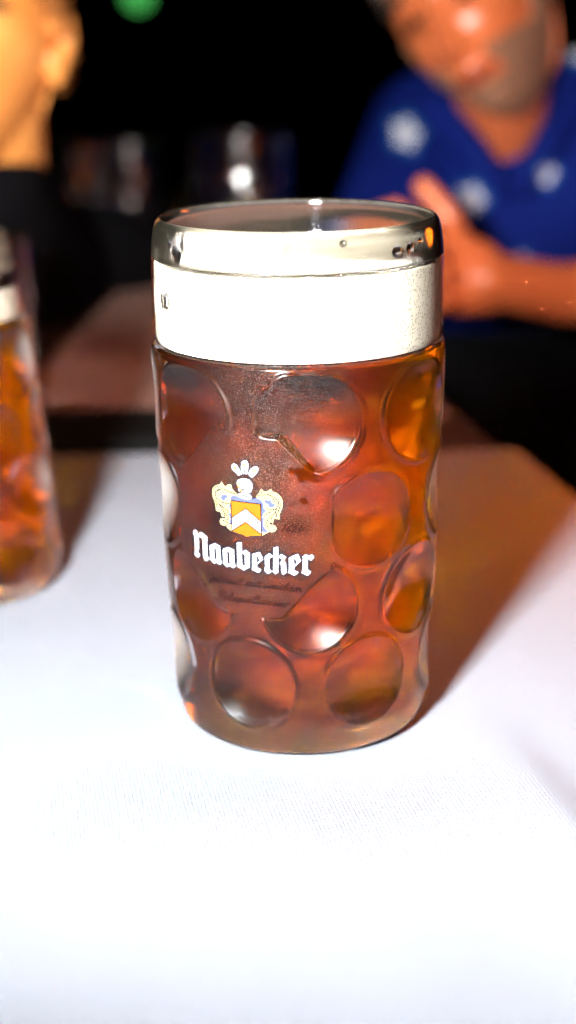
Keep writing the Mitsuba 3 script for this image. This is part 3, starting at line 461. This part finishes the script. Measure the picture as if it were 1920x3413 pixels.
bs('hair_brown', {'type': 'twosided', 'bsdf': {'type': 'principled', 'base_color': mikit.proc(lambda p, n, uv: mix([.020, .012, .007], [.06, .04, .025], noise(p.x * 500, p.y * 500, p.z * 200))), 'roughness': .6}})
bs('beard_mat', {'type': 'twosided', 'bsdf': {'type': 'principled', 'base_color': mikit.proc(lambda p, n, uv: mix([.16, .075, .04], [.42, .20, .11], noise(p.x * 500, p.y * 500, p.z * 300))), 'roughness': .8}})
def shell(sel, off, F, c, sc, nz=.003, seed=1):
    """Hair or beard: a thick closed coat on the part of the head that SEL picks."""
    m = head(); v = np.array(m.vertices); n = np.array(m.vertex_normals)
    f = m.faces[sel(v)[m.faces].all(1)]
    used = np.unique(f); mp = -np.ones(len(v), int); mp[used] = np.arange(len(used)); f = mp[f]
    vo = v[used] + n[used] * (off + nz * (meshkit.fbm(v[used] * 160, 3, seed)[:, None] - .3)); vi = v[used] - n[used] * .003
    k = len(used); E = np.sort(np.vstack([f[:, [0, 1]], f[:, [1, 2]], f[:, [2, 0]]]), 1); D = np.vstack([f[:, [0, 1]], f[:, [1, 2]], f[:, [2, 0]]])
    _, inv, cnt = np.unique(E, axis=0, return_inverse=True, return_counts=True); be = D[cnt[inv.ravel()] == 1]
    wall = np.vstack([np.stack([be[:, 1], be[:, 0], be[:, 0] + k], 1), np.stack([be[:, 1], be[:, 0] + k, be[:, 1] + k], 1)])
    mm = trimesh.Trimesh(np.vstack([vo, vi]) * sc, np.vstack([f, f[:, ::-1] + k, wall]), process=False)
    mm.vertices = mm.vertices @ F.T + np.array(c); return mm
hair_sel = lambda v: (v[:, 2] > .045 - .9 * np.clip(-v[:, 1] + .03, 0, .09)) & ((v[:, 1] < .055) | (v[:, 2] > .075))
beard_sel = lambda v: (v[:, 2] < -.045) & (v[:, 1] > -.01) & ~((np.abs(v[:, 0]) < .024) & (np.abs(v[:, 2] + .066) < .009)) & ~((v[:, 2] > -.055) & (np.abs(v[:, 0]) < .02)) | ((v[:, 1] > -.02) & (v[:, 1] < .03) & (v[:, 2] < .0))
pants = manifold3d.Manifold.batch_hull([manifold3d.Manifold.sphere(r, 24).translate(Z(*p)) for p, r in [((.13, 1.90, -.10), .128), ((.37, 1.90, -.10), .133), ((.14, 1.90, -.34), .13), ((.37, 1.90, -.34), .13), ((.23, 1.76, -.13), .10)]])
add('person__trousers', soft(pants, .015, 4), 'dark_cloth', smooth=True)
add('person__hair', shell(hair_sel, .012, FR, CR, 0.98), 'hair_brown', smooth=True)
add('person__beard', shell(beard_sel, .004, FR, CR, 0.98), 'beard_mat', smooth=True)
bs('eye_dark', diffuse(.02, .014, .012))
def brow(F, c, s, sc=1.0): return place(chain(((s * .014, .089, .030), .0045), ((s * .034, .089, .036), .0050), ((s * .054, .072, .028), .0035)).scale((sc,) * 3), F, c)
def eyeb(F, c, s, sc=1.0): return place(chain(((s * .026, .0835, .006), .0062), ((s * .038, .080, .006), .0058)).scale((sc,) * 3), F, c)
for i, s_ in enumerate((-1, 1)):
    sfx = '' if i == 0 else '_001'
    add('person__eyebrow' + sfx, tm(brow(FR, CR, s_, 0.98)), 'hair_brown', smooth=True); add('person__eye' + sfx, tm(eyeb(FR, CR, s_, 0.98)), 'eye_dark', smooth=True)
add('person__lip', tm(place(chain(((-.020, .083, -.066), .003), ((0, .095, -.066), .0045), ((.020, .083, -.066), .003)), FR, CR)), bs('lip_mat', diffuse(.22, .035, .03)), smooth=True)
# the person on the left: close to the table, face turned past the camera
FLf = frame((.05, .05, 1.0), (-.15, -1.0, -.10)); CL = np.array(Z(-.253, 1.35, .2575))
neckL = chain((loc(FLf, CL, (0, -.03, -.05)), .050), (Z(-.262, 1.43, .13), .052), (Z(-.28, 1.60, .04), .07))
torL = manifold3d.Manifold.batch_hull([manifold3d.Manifold.sphere(r, 24).translate(Z(*p)) for p, r in [((-.20, 1.74, .00), .07), ((-.46, 1.74, .00), .07), ((-.24, 1.76, -.35), .11), ((-.42, 1.76, -.35), .11)]])
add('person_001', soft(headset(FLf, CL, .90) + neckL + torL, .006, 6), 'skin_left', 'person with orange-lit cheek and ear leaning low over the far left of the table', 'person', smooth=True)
torLs = manifold3d.Manifold.batch_hull([manifold3d.Manifold.sphere(r, 24).translate(Z(*p)) for p, r in [((-.20, 1.74, .005), .08), ((-.46, 1.74, .005), .08), ((-.24, 1.76, -.35), .12), ((-.42, 1.76, -.35), .12), ((-.30, 1.70, .03), .07)]]) + chain((Z(-.262, 1.395, .138), .058), (Z(-.264, 1.44, .10), .068), (Z(-.28, 1.60, .03), .10))
add('person_001__shirt', soft(torLs, .015, 4), 'dark_cloth', smooth=True)
bs('hair_ginger', {'type': 'twosided', 'bsdf': {'type': 'principled', 'base_color': mikit.proc(lambda p, n, uv: mix([.20, .07, .015], [.40, .15, .03], noise(p.x * 400, p.y * 400, p.z * 150))), 'roughness': .6}})
add('person_001__hair', shell(hair_sel, .014, FLf, CL, .90, nz=.012, seed=4), 'hair_ginger', smooth=True)
for i, s_ in enumerate((-1, 1)):
    sfx = '' if i == 0 else '_001'
    add('person_001__eyebrow' + sfx, tm(brow(FLf, CL, s_, .93)), 'hair_brown', smooth=True); add('person_001__eye' + sfx, tm(eyeb(FLf, CL, s_, .91)), 'eye_dark', smooth=True)
add('person_001__lip', tm(place(chain(((-.020, .083, -.066), .003), ((0, .095, -.066), .0045), ((.020, .083, -.066), .003)).scale((.9,) * 3), FLf, CL)), 'lip_mat', smooth=True)
